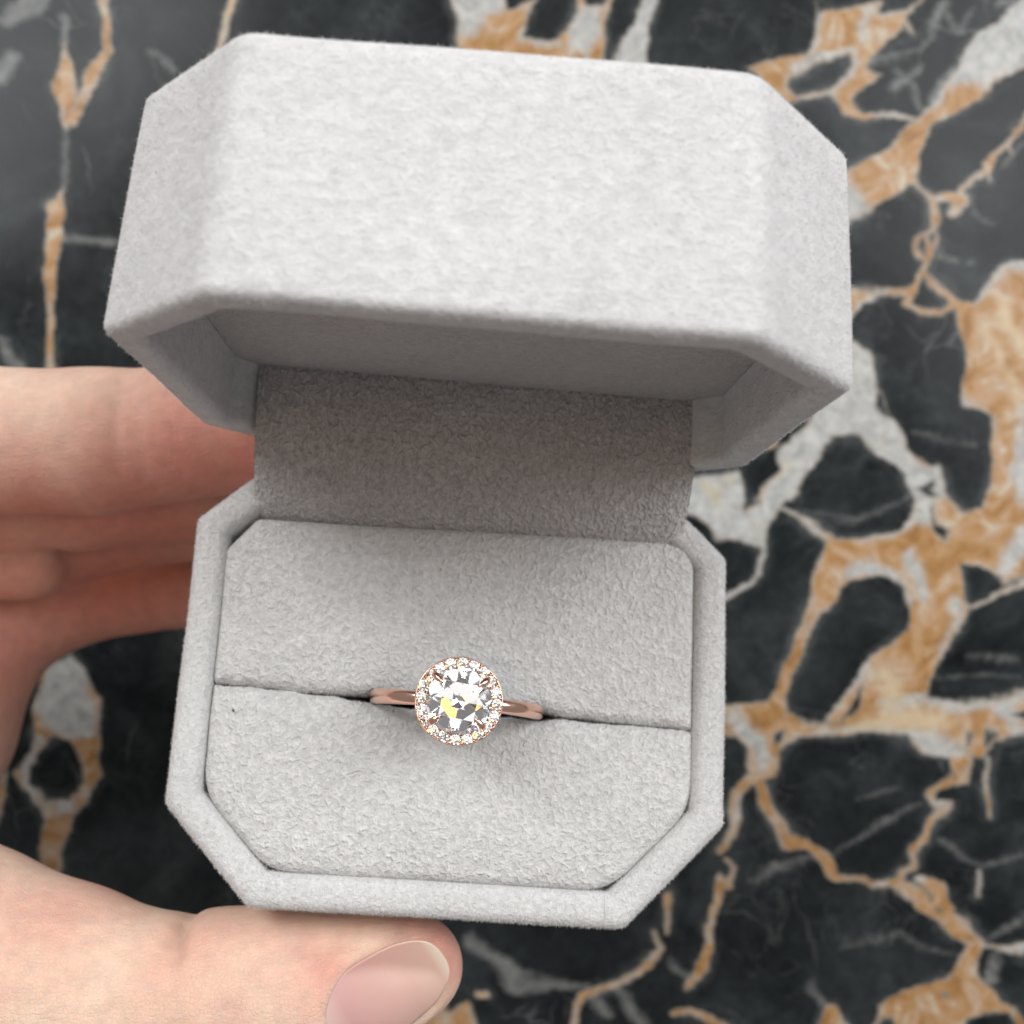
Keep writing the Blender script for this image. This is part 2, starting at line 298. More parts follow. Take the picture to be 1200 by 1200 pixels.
# below the case
faint_line += [Z5([(150,190,20),(250,250,28),(320,340,42),(450,340,25),(560,350,18)]), Z5([(860,260,12),(930,330,16)]), Z5([(670,360,16),(760,480,28)]), Z5([(560,380,10),(640,440,18)])]
gold_line += [Z5([(850,20,13),(845,150,9)]), Z5([(800,150,8),(820,220,12),(750,290,14),(640,355,16),(540,390,14),(515,500,12)]), Z5([(985,220,12),(940,320,16)]), Z5([(870,440,14),(930,430,17),(1000,470,11)]), Z5([(180,370,16),(205,372,16)])]
gold_poly += [Z5([(-200,440),(0,450),(80,440),(140,400),(200,520),(-200,600)])]
# above the lid
gold_poly += [Z6([(90,-30),(300,-30),(310,40),(350,30),(390,0),(440,-20),(380,90),(380,130),(480,160),(540,120),(590,50),(590,-20),(610,-20),(620,30),(690,30),(710,-20),(730,-20),(700,80),(690,300),(400,320),(130,300),(120,80)]), Z6([(860,-20),(910,-20),(870,100),(860,200),(880,300),(680,320),(780,140)])]
white_poly += [Z6([(80,-40),(305,-40),(310,40),(230,60),(200,130),(120,140),(110,80)]), Z6([(560,90),(600,40),(690,28),(690,120),(630,220),(540,200)]), Z6([(850,-40),(920,-40),(880,100),(870,200),(890,310),(670,330),(770,140)])]
white_line += [Z6([(370,140,16),(430,160,22),(520,170,12)])]
# upper left
gold_poly += [Z0([(205,130),(235,230),(245,290),(235,380),(215,415),(180,330),(170,260)]), Z0([(205,600),(205,700),(175,880),(175,1000),(165,1250),(140,1250),(155,1000),(140,860),(150,650)])]
gold_line += [Z0([(330,-20,14),(340,100,12),(350,160,15),(290,240,22),(250,350,16),(235,390,9)]), Z0([(740,-10,11),(710,130,9),(690,220,8)])]
faint_line += [Z0([(200,750,14),(360,775,18)]), Z0([(0,1090,12),(60,1170,24)]), Z0([(210,60,18),(205,130,10)]), Z0([(20,60,30),(120,0,40)]), Z0([(0,240,30),(40,180,30)]), Z0([(480,170,10),(560,220,6)]), Z0([(210,420,8),(205,600,8)]), Z0([(740,-10,13),(710,130,11)])]
patch_line += [Z0([(740,-10,13),(710,130,11),(690,220,10)])]
# between thumb and fingers
gold_poly += [Z7([(320,100),(400,230),(440,300),(440,630),(400,710),(340,800),(280,950),(240,1200),(180,1190),(170,950),(200,830),(180,770),(100,700),(60,620),(130,540),(150,460),(140,350),(200,150)])]
hole_poly += [Z7([(230,440),(300,480),(360,570),(365,680),(300,730),(210,740),(130,680),(130,590),(190,510)])]
white_line += [Z7([(290,200,100),(290,330,120),(360,420,60)]), Z7([(170,470,22),(110,600,22),(150,720,22)]), Z7([(290,770,44)])]
gold_line += [Z7([(20,600,16),(0,740,22),(-40,860,22)])]
# stretches hidden under the case and the hand
gold_line += [[(150,520,8),(250,600,14),(330,760,10),(300,900,12),(420,1010,10),(510,1180,12)], [(330,760,10),(520,700,16),(640,560,12),(700,420,18),(640,250,14),(640,120,16)], [(700,420,18),(860,470,14),(900,520,10)], [(640,560,12),(780,700,10),(830,860,12)]]
white_line += [[(520,700,8),(640,560,9)], [(640,250,9),(640,120,10)]]

def seg_dist(Pt, a, b, ra, rb):
    d = np.array(b, np.float32) - np.array(a, np.float32); L2 = float(d @ d) + 1e-9
    t = np.clip(((Pt[:, 0] - a[0]) * d[0] + (Pt[:, 1] - a[1]) * d[1]) / L2, 0, 1)
    return ra + (rb - ra) * t - np.hypot(Pt[:, 0] - a[0] - t * d[0], Pt[:, 1] - a[1] - t * d[1])
def line_field(Pt, lines):
    out = np.full(len(Pt), -60, np.float32)
    for l in lines:
        if len(l) == 1: l = [l[0], l[0]]
        for p, q in zip(l[:-1], l[1:]):
            r = max(p[2], q[2]) + 60
            mk = (Pt[:, 0] > min(p[0], q[0]) - r) & (Pt[:, 0] < max(p[0], q[0]) + r) & (Pt[:, 1] > min(p[1], q[1]) - r) & (Pt[:, 1] < max(p[1], q[1]) + r)
            out[mk] = np.maximum(out[mk], seg_dist(Pt[mk], p, q, p[2], q[2]))
    return out
def poly_field(Pt, poly):
    P = np.array([q[:2] for q in poly], np.float32); out = np.full(len(Pt), -60, np.float32)
    lo, hi = P.min(0) - 60, P.max(0) + 60
    mk = (Pt[:, 0] > lo[0]) & (Pt[:, 0] < hi[0]) & (Pt[:, 1] > lo[1]) & (Pt[:, 1] < hi[1]); Q = Pt[mk]
    d = np.full(len(Q), 1e9, np.float32); ins = np.zeros(len(Q), bool)
    for a, b in zip(P, np.roll(P, -1, 0)):
        d = np.minimum(d, -seg_dist(Q, a, b, 0, 0))
        c = ((a[1] > Q[:, 1]) != (b[1] > Q[:, 1])) & (Q[:, 0] < (b[0] - a[0]) * (Q[:, 1] - a[1]) / (b[1] - a[1] + 1e-9) + a[0])
        ins ^= c
    out[mk] = np.where(ins, d, -d); return out

def marble_table():
    s = TABLE / F                                   # mm of table per photograph pixel
    fine = 0.5
    xs = np.concatenate([np.linspace(-420, -125, 12), np.arange(-124, 124.1, fine), np.linspace(125, 420, 12)])
    ys = np.concatenate([np.linspace(-420, -115, 12), np.arange(-114, 124.1, fine), np.linspace(125, 420, 12)])
    X, Y = np.meshgrid(xs, ys); nx, ny = len(xs), len(ys)
    Pt = np.c_[X.ravel() / s + PX, -Y.ravel() / s + PY].astype(np.float32)
    # natural waviness of the stone: the traced edges wander a little
    g = np.random.default_rng(3)
    W = np.zeros_like(Pt)
    for k in range(14):
        kv = g.normal(size=2) * (0.05 + 0.02 * k); W += np.outer(np.sin(Pt @ kv + g.uniform(0, 6.28)), g.normal(size=2)) * (1.1 / (1 + .25 * k))
    Q = (Pt + W).astype(np.float32)
    A = line_field(Q, gold_line)
    for p in gold_poly: A = np.maximum(A, poly_field(Q, p))
    for p in hole_poly: A = np.minimum(A, -poly_field(Q, p))
    Bw = line_field(Q, white_line)
    for p in white_poly: Bw = np.maximum(Bw, poly_field(Q, p))
    Cp = line_field(Q, patch_line); Df = line_field(Q, faint_line)
    known = ((Pt[:, 0] > -20) & (Pt[:, 0] < 1220) & (Pt[:, 1] > -20) & (Pt[:, 1] < 1220)).astype(np.float32)
    V = np.c_[X.ravel(), Y.ravel(), np.zeros(nx * ny)]
    i = np.arange(nx * ny).reshape(ny, nx)
    Fc = np.c_[i[:-1, :-1].ravel(), i[:-1, 1:].ravel(), i[1:, 1:].ravel(), i[1:, :-1].ravel()]
    n0 = len(V); c = 420
    V = np.vstack([V, [(-c, -c, -20), (c, -c, -20), (c, c, -20), (-c, c, -20)]])
    rim = [list(i[0, :]), list(i[:, -1]), list(i[-1, ::-1]), list(i[::-1, 0])]
    faces = Fc.tolist() + [tuple(r[::-1]) + (n0 + k, n0 + (k + 1) % 4) for k, r in enumerate(rim)] + [(n0 + 3, n0 + 2, n0 + 1, n0)]
    # material
    m, nt, p = mat_new('veined_marble'); L = nt.links.new
    co = mm_coords(nt)
    def attr(n):
        a = nt.nodes.new('ShaderNodeAttribute'); a.attribute_name = n; return a.outputs['Fac']
    def math_(op, a, b=None, c=None):
        n = nt.nodes.new('ShaderNodeMath'); n.operation = op
        for k, v in enumerate((a, b, c)):
            if v is None: continue
            if isinstance(v, (int, float)): n.inputs[k].default_value = v
            else: L(v, n.inputs[k])
        return n.outputs[0]
    def noise(sc, det=4.0, rough=.6, dist=0.0, off=0.0):
        v = nt.nodes.new('ShaderNodeVectorMath'); v.operation = 'ADD'; v.inputs[1].default_value = (off, off * 1.7, 0); L(co, v.inputs[0])
        n = node(nt, 'ShaderNodeTexNoise', Scale=sc, Detail=det, Roughness=rough, Distortion=dist); L(v.outputs[0], n.inputs['Vector']); return n.outputs[0]
    def smooth(v, lo, hi):
        n = nt.nodes.new('ShaderNodeMapRange'); n.interpolation_type = 'SMOOTHSTEP'; n.inputs[1].default_value = lo; n.inputs[2].default_value = hi; L(v, n.inputs[0]); return n.outputs[0]
    def mix(f, a, b):
        n = nt.nodes.new('ShaderNodeMix'); n.data_type = 'RGBA'
        if isinstance(f, float): n.inputs[0].default_value = f
        else: L(f, n.inputs[0])
        for k, v in ((6, a), (7, b)):
            if isinstance(v, tuple): n.inputs[k].default_value = (*v, 1)
            else: L(v, n.inputs[k])
        return n.outputs[2]
    jit = math_('MULTIPLY', math_('SUBTRACT', noise(0.55, 6.0, .68), 0.5), 1.5)
    jit2 = math_('MULTIPLY', math_('SUBTRACT', noise(1.6, 4.0, .6, 0, 31), 0.5), 0.5)
    j = math_('ADD', jit, jit2)
    a_in = attr('vein')
    # away from what the photograph shows, the same stone goes on with cell-like veins
    vw = nt.nodes.new('ShaderNodeTexVoronoi'); vw.feature = 'DISTANCE_TO_EDGE'; vw.inputs['Scale'].default_value = 0.028
    wv = nt.nodes.new('ShaderNodeVectorMath'); wv.operation = 'MULTIPLY_ADD'
    wn = node(nt, 'ShaderNodeTexNoise', Scale=0.06, Detail=3.0); L(co, wn.inputs['Vector']); L(wn.outputs['Color'], wv.inputs[0]); wv.inputs[1].default_value = (22, 22, 0); L(co, wv.inputs[2]); L(wv.outputs[0], vw.inputs['Vector'])
    far = math_('MULTIPLY', math_('SUBTRACT', math_('MULTIPLY', noise(0.03, 2.0, .5, 0, 77), 0.085), vw.outputs['Distance']), 34.0)
    kn = attr('traced')
    sd = math_('ADD', math_('MULTIPLY', a_in, kn), math_('MULTIPLY', far, math_('SUBTRACT', 1.0, kn)))
    sdj = math_('ADD', sd, math_('MULTIPLY', j, 0.30))
    vein = smooth(sdj, -0.6, 0.6)
    # dark ground
    dn = noise(0.045, 5.0, .6, .6, 5); dn2 = noise(0.4, 5.0, .7, .4, 13)
    r0 = ramp(nt, [(0.3, (0.006, 0.0078, 0.0085)), (0.5, (0.0155, 0.0188, 0.0198)), (0.72, (0.038, 0.044, 0.0455))]); L(dn, r0.inputs[0])
    r1 = ramp(nt, [(0.35, 0.75), (0.7, 1.3)]); L(dn2, r1.inputs[0])
    dm = nt.nodes.new('ShaderNodeMix'); dm.data_type = 'RGBA'; dm.blend_type = 'MULTIPLY'; dm.inputs[0].default_value = 1; L(r0.outputs[0], dm.inputs[6]); L(r1.outputs[0], dm.inputs[7])
    dark = dm.outputs[2]
    # hairline pale cracks over the dark ground
    mu = nt.nodes.new('ShaderNodeTexVoronoi'); mu.feature = 'DISTANCE_TO_EDGE'; mu.inputs['Scale'].default_value = 0.07; L(wv.outputs[0], mu.inputs['Vector'])
    hair = math_('MULTIPLY', math_('SUBTRACT', 1.0, smooth(mu.outputs['Distance'], 0.0, 0.02)), smooth(noise(0.05, 3.0, .5, 0, 51), 0.52, 0.68))
    dark = mix(math_('MULTIPLY', hair, 0.22), dark, (0.26, 0.27, 0.27))
    rdg = math_('ABSOLUTE', math_('SUBTRACT', noise(.05, 6, .6, .8, 91), 0.5))
    wisp = math_('MULTIPLY', math_('SUBTRACT', 1.0, smooth(rdg, 0.0, 0.012)), smooth(noise(.035, 3, .5, 0, 15), 0.48, 0.62))
    dark = mix(math_('MULTIPLY', wisp, 0.13), dark, (0.25, 0.26, 0.26))
    halo = math_('MULTIPLY', smooth(sdj, -2.2, -0.2), smooth(noise(.09, 4, .6, .3, 33), 0.42, 0.66))
    dark = mix(math_('MULTIPLY', halo, 0.38), dark, (0.15, 0.16, 0.16))
    fz = math_('MULTIPLY', smooth(math_('ADD', attr('faint'), math_('MULTIPLY', j, 1.2)), -0.9, 1.3), math_('MULTIPLY_ADD', noise(.25, 5, .7, .5, 19), 0.9, -0.08))
    dark = mix(fz, dark, (0.36, 0.37, 0.36))
    # gold, cream and white inside the veins
    gn = noise(0.14, 5.0, .55, 1.4, 23); gn2 = noise(0.9, 7.0, .75, .8, 3)
    rg = ramp(nt, [(0.28, (0.25, 0.125, 0.045)), (0.42, (0.345, 0.19, 0.075)), (0.51, (0.40, 0.24, 0.12)), (0.59, (0.43, 0.295, 0.19)), (0.68, (0.47, 0.41, 0.31))]); L(gn, rg.inputs[0])
    rg2 = ramp(nt, [(0.3, 0.80), (0.7, 1.14)]); L(gn2, rg2.inputs[0])
    gm = nt.nodes.new('ShaderNodeMix'); gm.data_type = 'RGBA'; gm.blend_type = 'MULTIPLY'; gm.inputs[0].default_value = 1; L(rg.outputs[0], gm.inputs[6]); L(rg2.outputs[0], gm.inputs[7])
    wr = ramp(nt, [(0.3, (0.27, 0.275, 0.27)), (0.7, (0.52, 0.52, 0.495))]); L(noise(.35, 5, .65, .8, 41), wr.inputs[0])
    inside = gm.outputs[2]
    jl = math_('ADD', math_('MULTIPLY', math_('SUBTRACT', noise(.28, 5, .62, .8, 9), 0.5), 5.0), j)
    inside = mix(math_('MULTIPLY', smooth(math_('ADD', attr('patch'), jl), -1.8, 1.8), 0.8), inside, (0.54, 0.44, 0.30))
    wsd = math_('ADD', attr('white'), math_('MULTIPLY', jl, 0.7))
    wf = math_('MULTIPLY', smooth(wsd, -1.3, 1.3), smooth(noise(.22, 5, .65, .6, 87), 0.18, 0.42))
    inside = mix(wf, inside, wr.outputs[0])
    warm = math_('MULTIPLY', smooth(math_('ADD', attr('patch'), jl), -1.2, 1.6), smooth(wsd, -0.5, 0.9))
    inside = mix(math_('MULTIPLY', warm, 0.55), inside, (0.50, 0.41, 0.22))
    ew = math_('MAXIMUM', math_('MULTIPLY_ADD', noise(.16, 4, .6, .3, 61), 10.0, -4.6), 0.06)
    edge = math_('SUBTRACT', 1.0, smooth(math_('DIVIDE', math_('ADD', sdj, -0.1), ew), 0.0, 1.0))
    inside = mix(math_('MULTIPLY', edge, 0.66), inside, (0.36, 0.35, 0.315))
    L(mix(vein, dark, inside), p.inputs['Base Color'])
    p.inputs['Roughness'].default_value = 0.27; p.inputs['Specular IOR Level'].default_value = 0.13
    rr = ramp(nt, [(0.3, 0.13), (0.7, 0.22)]); L(dn2, rr.inputs[0]); L(rr.outputs[0], p.inputs['Roughness'])
    o = mesh_obj('marble_tabletop', V, faces, m, smooth=False, fix=False)
    o['kind'] = 'structure'
    for nm, arr in (('vein', A), ('white', Bw), ('patch', Cp), ('faint', Df)):
        a = o.data.attributes.new(nm, 'FLOAT', 'POINT'); a.data.foreach_set('value', np.concatenate([np.clip(arr * s, -10, 10), np.full(4, -10)]).astype(np.float32))
    a = o.data.attributes.new('traced', 'FLOAT', 'POINT'); a.data.foreach_set('value', np.concatenate([known, np.zeros(4)]).astype(np.float32))
    return o
marble_table()

# ================================================================== velvet ring box
box = empty('ring_box', BOX_M)
tag(box, 'open octagonal pale grey velvet ring box held by a hand above marble', 'ring box')
Wd, D, CX, CY = 62.0, 52.94, 11.14, 10.92
h = Wd / 2
BASE_OUT = [(-20.4, 0.05), (19.7, 0.0), (31.0, 11.4), (31.3, 41.95), (20.0, D), (-20.0, D), (-31.1, 42.5), (-30.6, 10.3)]
h += .3
LID_OUT = [(-h + CX, 0), (h - CX, 0), (h, CY), (h, D - CY), (h - CX, D), (-h + CX, D), (-h, D - CY), (-h, CY)]

def arc(c, r, a0, a1, n): return [(c[0] + r * math.cos(a), c[1] + r * math.sin(a)) for a in np.linspace(math.radians(a0), math.radians(a1), n)]
def prism(outline, stations, rc=1.6, k=7, edge=14):
    loops = []
    for ins, z in stations:
        P = round_poly(offset_poly(outline, ins), [max(r - ins * .45, .5) for r in (rc if hasattr(rc, '__len__') else [rc] * len(outline))], k, edge)
        loops.append(np.c_[P, np.full(len(P), z)])
    return loft(loops, True, True)
# lower case
st = [(1.4, -24), (.4, -23.6), (0, -22.6), (0, -16), (0, -9), (0, -5), (0, -2.6)] + arc((1.5, -1.5), 1.5, 180, 90, 7) + arc((2.5, -1.3), 1.3, 90, 0, 6) + [(3.85, -3), (3.9, -7), (3.9, -9)]
V, Fc = prism(BASE_OUT, st); V = wobble(V, 0.10, .22, 1)
base = mesh_obj('base_case', V, Fc, M_RIM, box)
for sx in (17.75,):                                    # a short seam where the cloth is joined on the front rim
    pth = [(sx, y, z) for y, z in ((3.75, -1.2), (3.4, -.42), (2.9, -.08), (2.2, .03), (1.4, .0), (.7, -.35), (.2, -1.1), (.02, -2.2))]
    V, Fc = tube(np.array(pth) + rng.normal(size=(8, 3)) * .03, [.04, .10, .11, .11, .11, .10, .1, .04], 8)
    mesh_obj('seam', V, Fc, M_NAP, base)
# cushion in two halves with the slit for the ring between them
def slit_y(x): return 22.62 - 0.036 * x
def part_gap(x): return 0.06 + 0.34 * math.exp(-(max(abs(x - .6) - 8.6, 0) / 2.6) ** 2) + .12 * math.exp(-(max(abs(x - .6) - 8.6, 0) / 8.) ** 2)
def cushion(name, outline, side, seed, radii):
    def loop(ins, z):
        P = round_poly(offset_poly(outline, ins), [max(r - ins * .4, .3) for r in radii], 8, 90)
        P = P.copy(); jg = np.random.default_rng(seed * 7)
        jy = jg.normal(size=len(P)); jy = (np.roll(jy, 1) + jy + np.roll(jy, -1)) / 3
        for qi, q in enumerate(P):                 # the slit edge gives way round the band
            d = abs(q[1] - slit_y(q[0])); q[1] += side * part_gap(q[0]) * math.exp(-(d / 1.6) ** 2) * (1 if abs(q[0]) < 26 else .5) + jy[qi] * .13 * math.exp(-(d / 1.2) ** 2)
        return np.c_[P, np.full(len(P), z)]
    loops = [loop(0, -7.5), loop(0, -4), loop(0, -2.6)] + [loop(a, b) for a, b in arc((1.5, -1.75), 1.5, 180, 100, 8)]
    last = loops[-1]; c = last.mean(0)
    for s in np.linspace(0, 1, 26)[1:-1]:
        q = last * (1 - s) + c * s; q[:, 2] = last[0, 2] + .55 * (1 - (1 - s) ** 3); loops.append(q)
    V, Fc = loft(loops, True, True); V = wobble(V, .07, .35, seed)
    return mesh_obj(name, V, Fc, M_PAD, box)
bi = offset_poly(BASE_OUT, 3.7)
FRONT = [tuple(bi[0]), tuple(bi[1]), tuple(bi[2]), (27.35, slit_y(27.35)), (-27.05, slit_y(-27.05)), tuple(bi[7])]
BACK = [(-27.1, slit_y(-27.1)), (27.35, slit_y(27.35)), (27.6, 38.5), (27.45, 43.75), (-24.2, 43.1), (-27.5, 39.0)]
cf = cushion('cushion_front', FRONT, -1, 4, [8.0, 8.0, 8.0, .5, .5, 8.0])
cb = cushion('cushion_back', BACK, 1, 5, [.5, .5, 2.0, 3.4, 1.0, 1.0])

# lid, swung open about the back edge
TH, GY, GZ, YA, RO, DX = 1.432, 0.178, -5.554, -0.017, -0.026, 0.75
H, TP = 21.9, 1.0
def rot(r):
    t = np.linalg.norm(r); k = r / t; K = np.array([[0, -k[2], k[1]], [k[2], 0, -k[0]], [-k[1], k[0], 0]])
    return np.eye(3) + math.sin(t) * K + (1 - math.cos(t)) * K @ K
RL = rot(np.array([0, RO, YA])); vL = np.array([0, -math.cos(TH), math.sin(TH)]); wL = np.array([0, math.sin(TH), math.cos(TH)])
ORI = np.array([DX, D + GY, GZ]); LB = np.c_[RL @ np.array([1., 0, 0]), RL @ vL, RL @ wL]
def lid_to_box(V): return (LB @ np.asarray(V).T).T + ORI
CEIL = 7.7
st = [(3.5, CEIL + 1.2), (3.4, 6), (3.3, 3), (3.25, 1.4)] + arc((2.15, 1.1), 1.1, 0, -90, 5) + arc((1.0, 1.0), 1.0, 270, 180, 7) + [(.25, 6), (.5, 11), (.75, 16), (TP, H - 2)] + arc((TP + 1.6, H - 1.6), 1.6, 180, 90, 6)[1:]
V, Fc = prism(LID_OUT, st, [2, 2, 1.3, 1.3, 3.8, 3.8, 1.3, 1.3], 9); V = wobble(V, 0.12, .2, 2)
lid = mesh_obj('lid', lid_to_box(V), Fc, M_LID, box)
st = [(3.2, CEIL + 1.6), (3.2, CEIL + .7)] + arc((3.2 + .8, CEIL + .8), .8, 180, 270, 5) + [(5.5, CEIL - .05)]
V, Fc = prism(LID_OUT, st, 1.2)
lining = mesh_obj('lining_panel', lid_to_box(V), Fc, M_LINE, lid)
# hinge flap from the back cushion into the lid
prof = [(43.3, -3.2), (43.7, -1.6), (44.6, -.2), (46.2, 1.3), (48.4, 2.6), (51, 3.7), (54, 4.5), (57, 4.95), (59.0, 5.1), (60.6, 5.1)]
prof = np.array(prof); tt = np.linspace(0, len(prof) - 1, 40)
pc = np.c_[np.interp(tt, range(len(prof)), prof[:, 0]), np.interp(tt, range(len(prof)), prof[:, 1])]
for _ in range(3): pc[1:-1] = (pc[:-2] + 2 * pc[1:-1] + pc[2:]) / 4
tn = np.gradient(pc, axis=0); tn /= np.linalg.norm(tn, axis=1)[:, None]; nm = np.c_[-tn[:, 1], tn[:, 0]]
loops = []
for i in range(len(pc)):
    f = i / (len(pc) - 1); x0, x1 = -24.45 - .4 * f, 25.45 + 1.2 * f; th = .45
    xs = np.linspace(x0, x1, 40); sec = []
    for sgn, xx in ((1, xs), (-1, xs[::-1])):
        for x in xx:
            e = min(x - x0, x1 - x); k = th * math.sqrt(max(0, 1 - max(0, 1 - e / .45) ** 2))
            y, z = pc[i] + nm[i] * sgn * k; sec.append((x, y - .010 * x * (1 - f), z))
    loops.append(np.array(sec))
V, Fc = loft(loops, True, True); V = wobble(V, .1, .18, 9)
flap = mesh_obj('hinge_flap', V, Fc, M_FLAP, box)

# velvet fibres standing on the cloth
def nap(name, host, mat, density, length, width, parent, keep=None, lean=0.7, seed=0):
    me = host.data; me.calc_loop_triangles(); n = len(me.loop_triangles)
    tri = np.empty(n * 3, np.int32); me.loop_triangles.foreach_get('vertices', tri); tri = tri.reshape(-1, 3)
    co = np.empty(len(me.vertices) * 3); me.vertices.foreach_get('co', co); co = co.reshape(-1, 3) / MM
    a, b, c = co[tri[:, 0]], co[tri[:, 1]], co[tri[:, 2]]
    nr = np.cross(b - a, c - a); ar = np.linalg.norm(nr, axis=1) / 2; nr /= (2 * ar + 1e-12)[:, None]
    if keep is not None: ar = ar * keep((a + b + c) / 3, nr)
    g = np.random.default_rng(seed); N = int(ar.sum() * density)
    t = g.choice(n, N, p=ar / ar.sum()); u, v = g.random(N), g.random(N); f = u + v > 1; u[f], v[f] = 1 - u[f], 1 - v[f]
    p = a[t] + (b - a)[t] * u[:, None] + (c - a)[t] * v[:, None]
    d = nr[t] + g.normal(size=(N, 3)) * lean; d /= np.linalg.norm(d, axis=1)[:, None]
    d = np.where(((d * nr[t]).sum(1) < .1)[:, None], nr[t], d)
    s = np.cross(d, g.normal(size=(N, 3))); s /= np.linalg.norm(s, axis=1)[:, None]
    ln = length * g.uniform(.5, 1.3, N)[:, None]
    V = np.stack([p - s * width / 2 - nr[t] * .03, p + s * width / 2 - nr[t] * .03, p + d * ln], 1).reshape(-1, 3)
    Fx = np.arange(3 * N).reshape(-1, 3)
    o = mesh_obj(name, V, Fx, mat, parent, smooth=False, fix=False); o['kind'] = 'stuff'
    return o
nap('velvet_nap', base, M_NAP, 30, .27, .055, base, lambda c, n: (c[:, 2] > -6) * ((n[:, 2] > -.1)), .8, 1)
nap('velvet_nap', cf, M_NAP, 16, .26, .055, cf, lambda c, n: (n[:, 2] > .05), .9, 2)
nap('velvet_nap', cb, M_NAP, 16, .26, .055, cb, lambda c, n: (n[:, 2] > .05), .9, 3)
nap('velvet_nap', lid, M_NAP, 11, .26, .05, lid, None, .9, 4)
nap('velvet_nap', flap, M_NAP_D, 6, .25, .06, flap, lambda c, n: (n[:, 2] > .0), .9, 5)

for (x, y, z, a, ln, c) in ((-3.5, 47.6, 2.75, .9, .55, M_NAP), (-24.2, 20.6, .0, 2.0, .32, None), (14.2, 30.2, .1, .4, .6, M_NAP)):   # stray lint
    if c is None: c = nap_mat('dark_lint', (.03, .03, .03))
    pth = np.array([(x + math.cos(a + .6 * t) * ln * (t - .5), y + math.sin(a + .6 * t) * ln * (t - .5), z + .06) for t in np.linspace(0, 1, 5)])
    V, Fc = tube(pth, [.05, .08, .09, .08, .04], 6); mesh_obj('lint', V, Fc, c, flap if y > 44 else (cb if y > 23 else cf))

# ================================================================== diamond ring
RING_M = BOX_M @ Matrix.Translation(Vector((.42 * MM, 22.95 * MM, -1.5 * MM))) @ Matrix.Rotation(-0.036, 4, 'Z') @ Matrix.Rotation(0.065, 4, 'X')
ring = empty('ring', RING_M)
tag(ring, 'rose gold diamond halo ring standing in the slit of the grey cushion', 'ring')
def lathe(prof, k=64, cap=False):
    loops = [np.array([(r * math.cos(a), r * math.sin(a), z) for a in np.linspace(0, 2 * math.pi, k, endpoint=False)]) for r, z in prof]
    return loft(loops + ([loops[0]] if not cap else []), cap, cap)
# band: a rounded D section swept round, a little pinched under the head
loops = []
for a in np.linspace(math.radians(109), math.radians(431), 150):
    up = max(0, math.sin(a)); pin = 1 - .25 * up ** 6
    rad = np.array([math.cos(a), 0, math.sin(a)]); sec = []
    for b in np.linspace(0, 2 * math.pi, 20, endpoint=False):
        cu, cv = math.cos(b), math.sin(b)
        dr = (.80 if cu > 0 else .55) * np.sign(cu) * abs(cu) ** (.85 if cu > 0 else .5); dy = .84 * pin * np.sign(cv) * abs(cv) ** .75
        sec.append(rad * (9.15 + dr) + np.array([0, dy, 0]))
    loops.append(np.array(sec))
V, Fc = loft(loops, True, True)
mesh_obj('band', V, Fc, M_GOLD, ring)
HZ = 10.35                                             # girdle height of the halo above the ring centre
V, Fc = lathe([(4.05, HZ - .95), (4.52, HZ - .55), (4.58, HZ - .05), (4.5, HZ + .06), (4.4, HZ - .02), (4.38, HZ - .5), (3.52, HZ - .5), (3.5, HZ - .02), (3.42, HZ + .04), (3.34, HZ - .05), (3.34, HZ - .9)], 96)
mesh_obj('halo', V, Fc, M_GOLD, ring)
V, Fc = lathe([(1.2, HZ - 3.9), (2.1, HZ - 3.3), (3.0, HZ - 2.0), (3.9, HZ - .9), (3.55, HZ - .85), (2.8, HZ - 1.9), (1.9, HZ - 3.0), (1.1, HZ - 3.5)], 64)
mesh_obj('basket', V, Fc, M_GOLD, ring)
# milgrain beads that hold the small stones
NS = 20; Vb, Fb = [], []
def ball(c, r, k=8, m=5):
    prof = [(r * math.sin(t), r * math.cos(t)) for t in np.linspace(.25, math.pi - .25, m)]
    V, Fc = lathe(prof, k, True); o = len(Vb); Vb.extend((V + c).tolist()); Fb.extend([tuple(i + o for i in f) for f in Fc])
for i in range(NS):
    a = 2 * math.pi * (i + .5) / NS
    for r, s in ((4.3, .15), (3.62, .13)): ball(np.array([r * math.cos(a), r * math.sin(a), HZ + .06]), s)
mesh_obj('bead_setting', np.array(Vb), Fb, M_GOLD, ring)

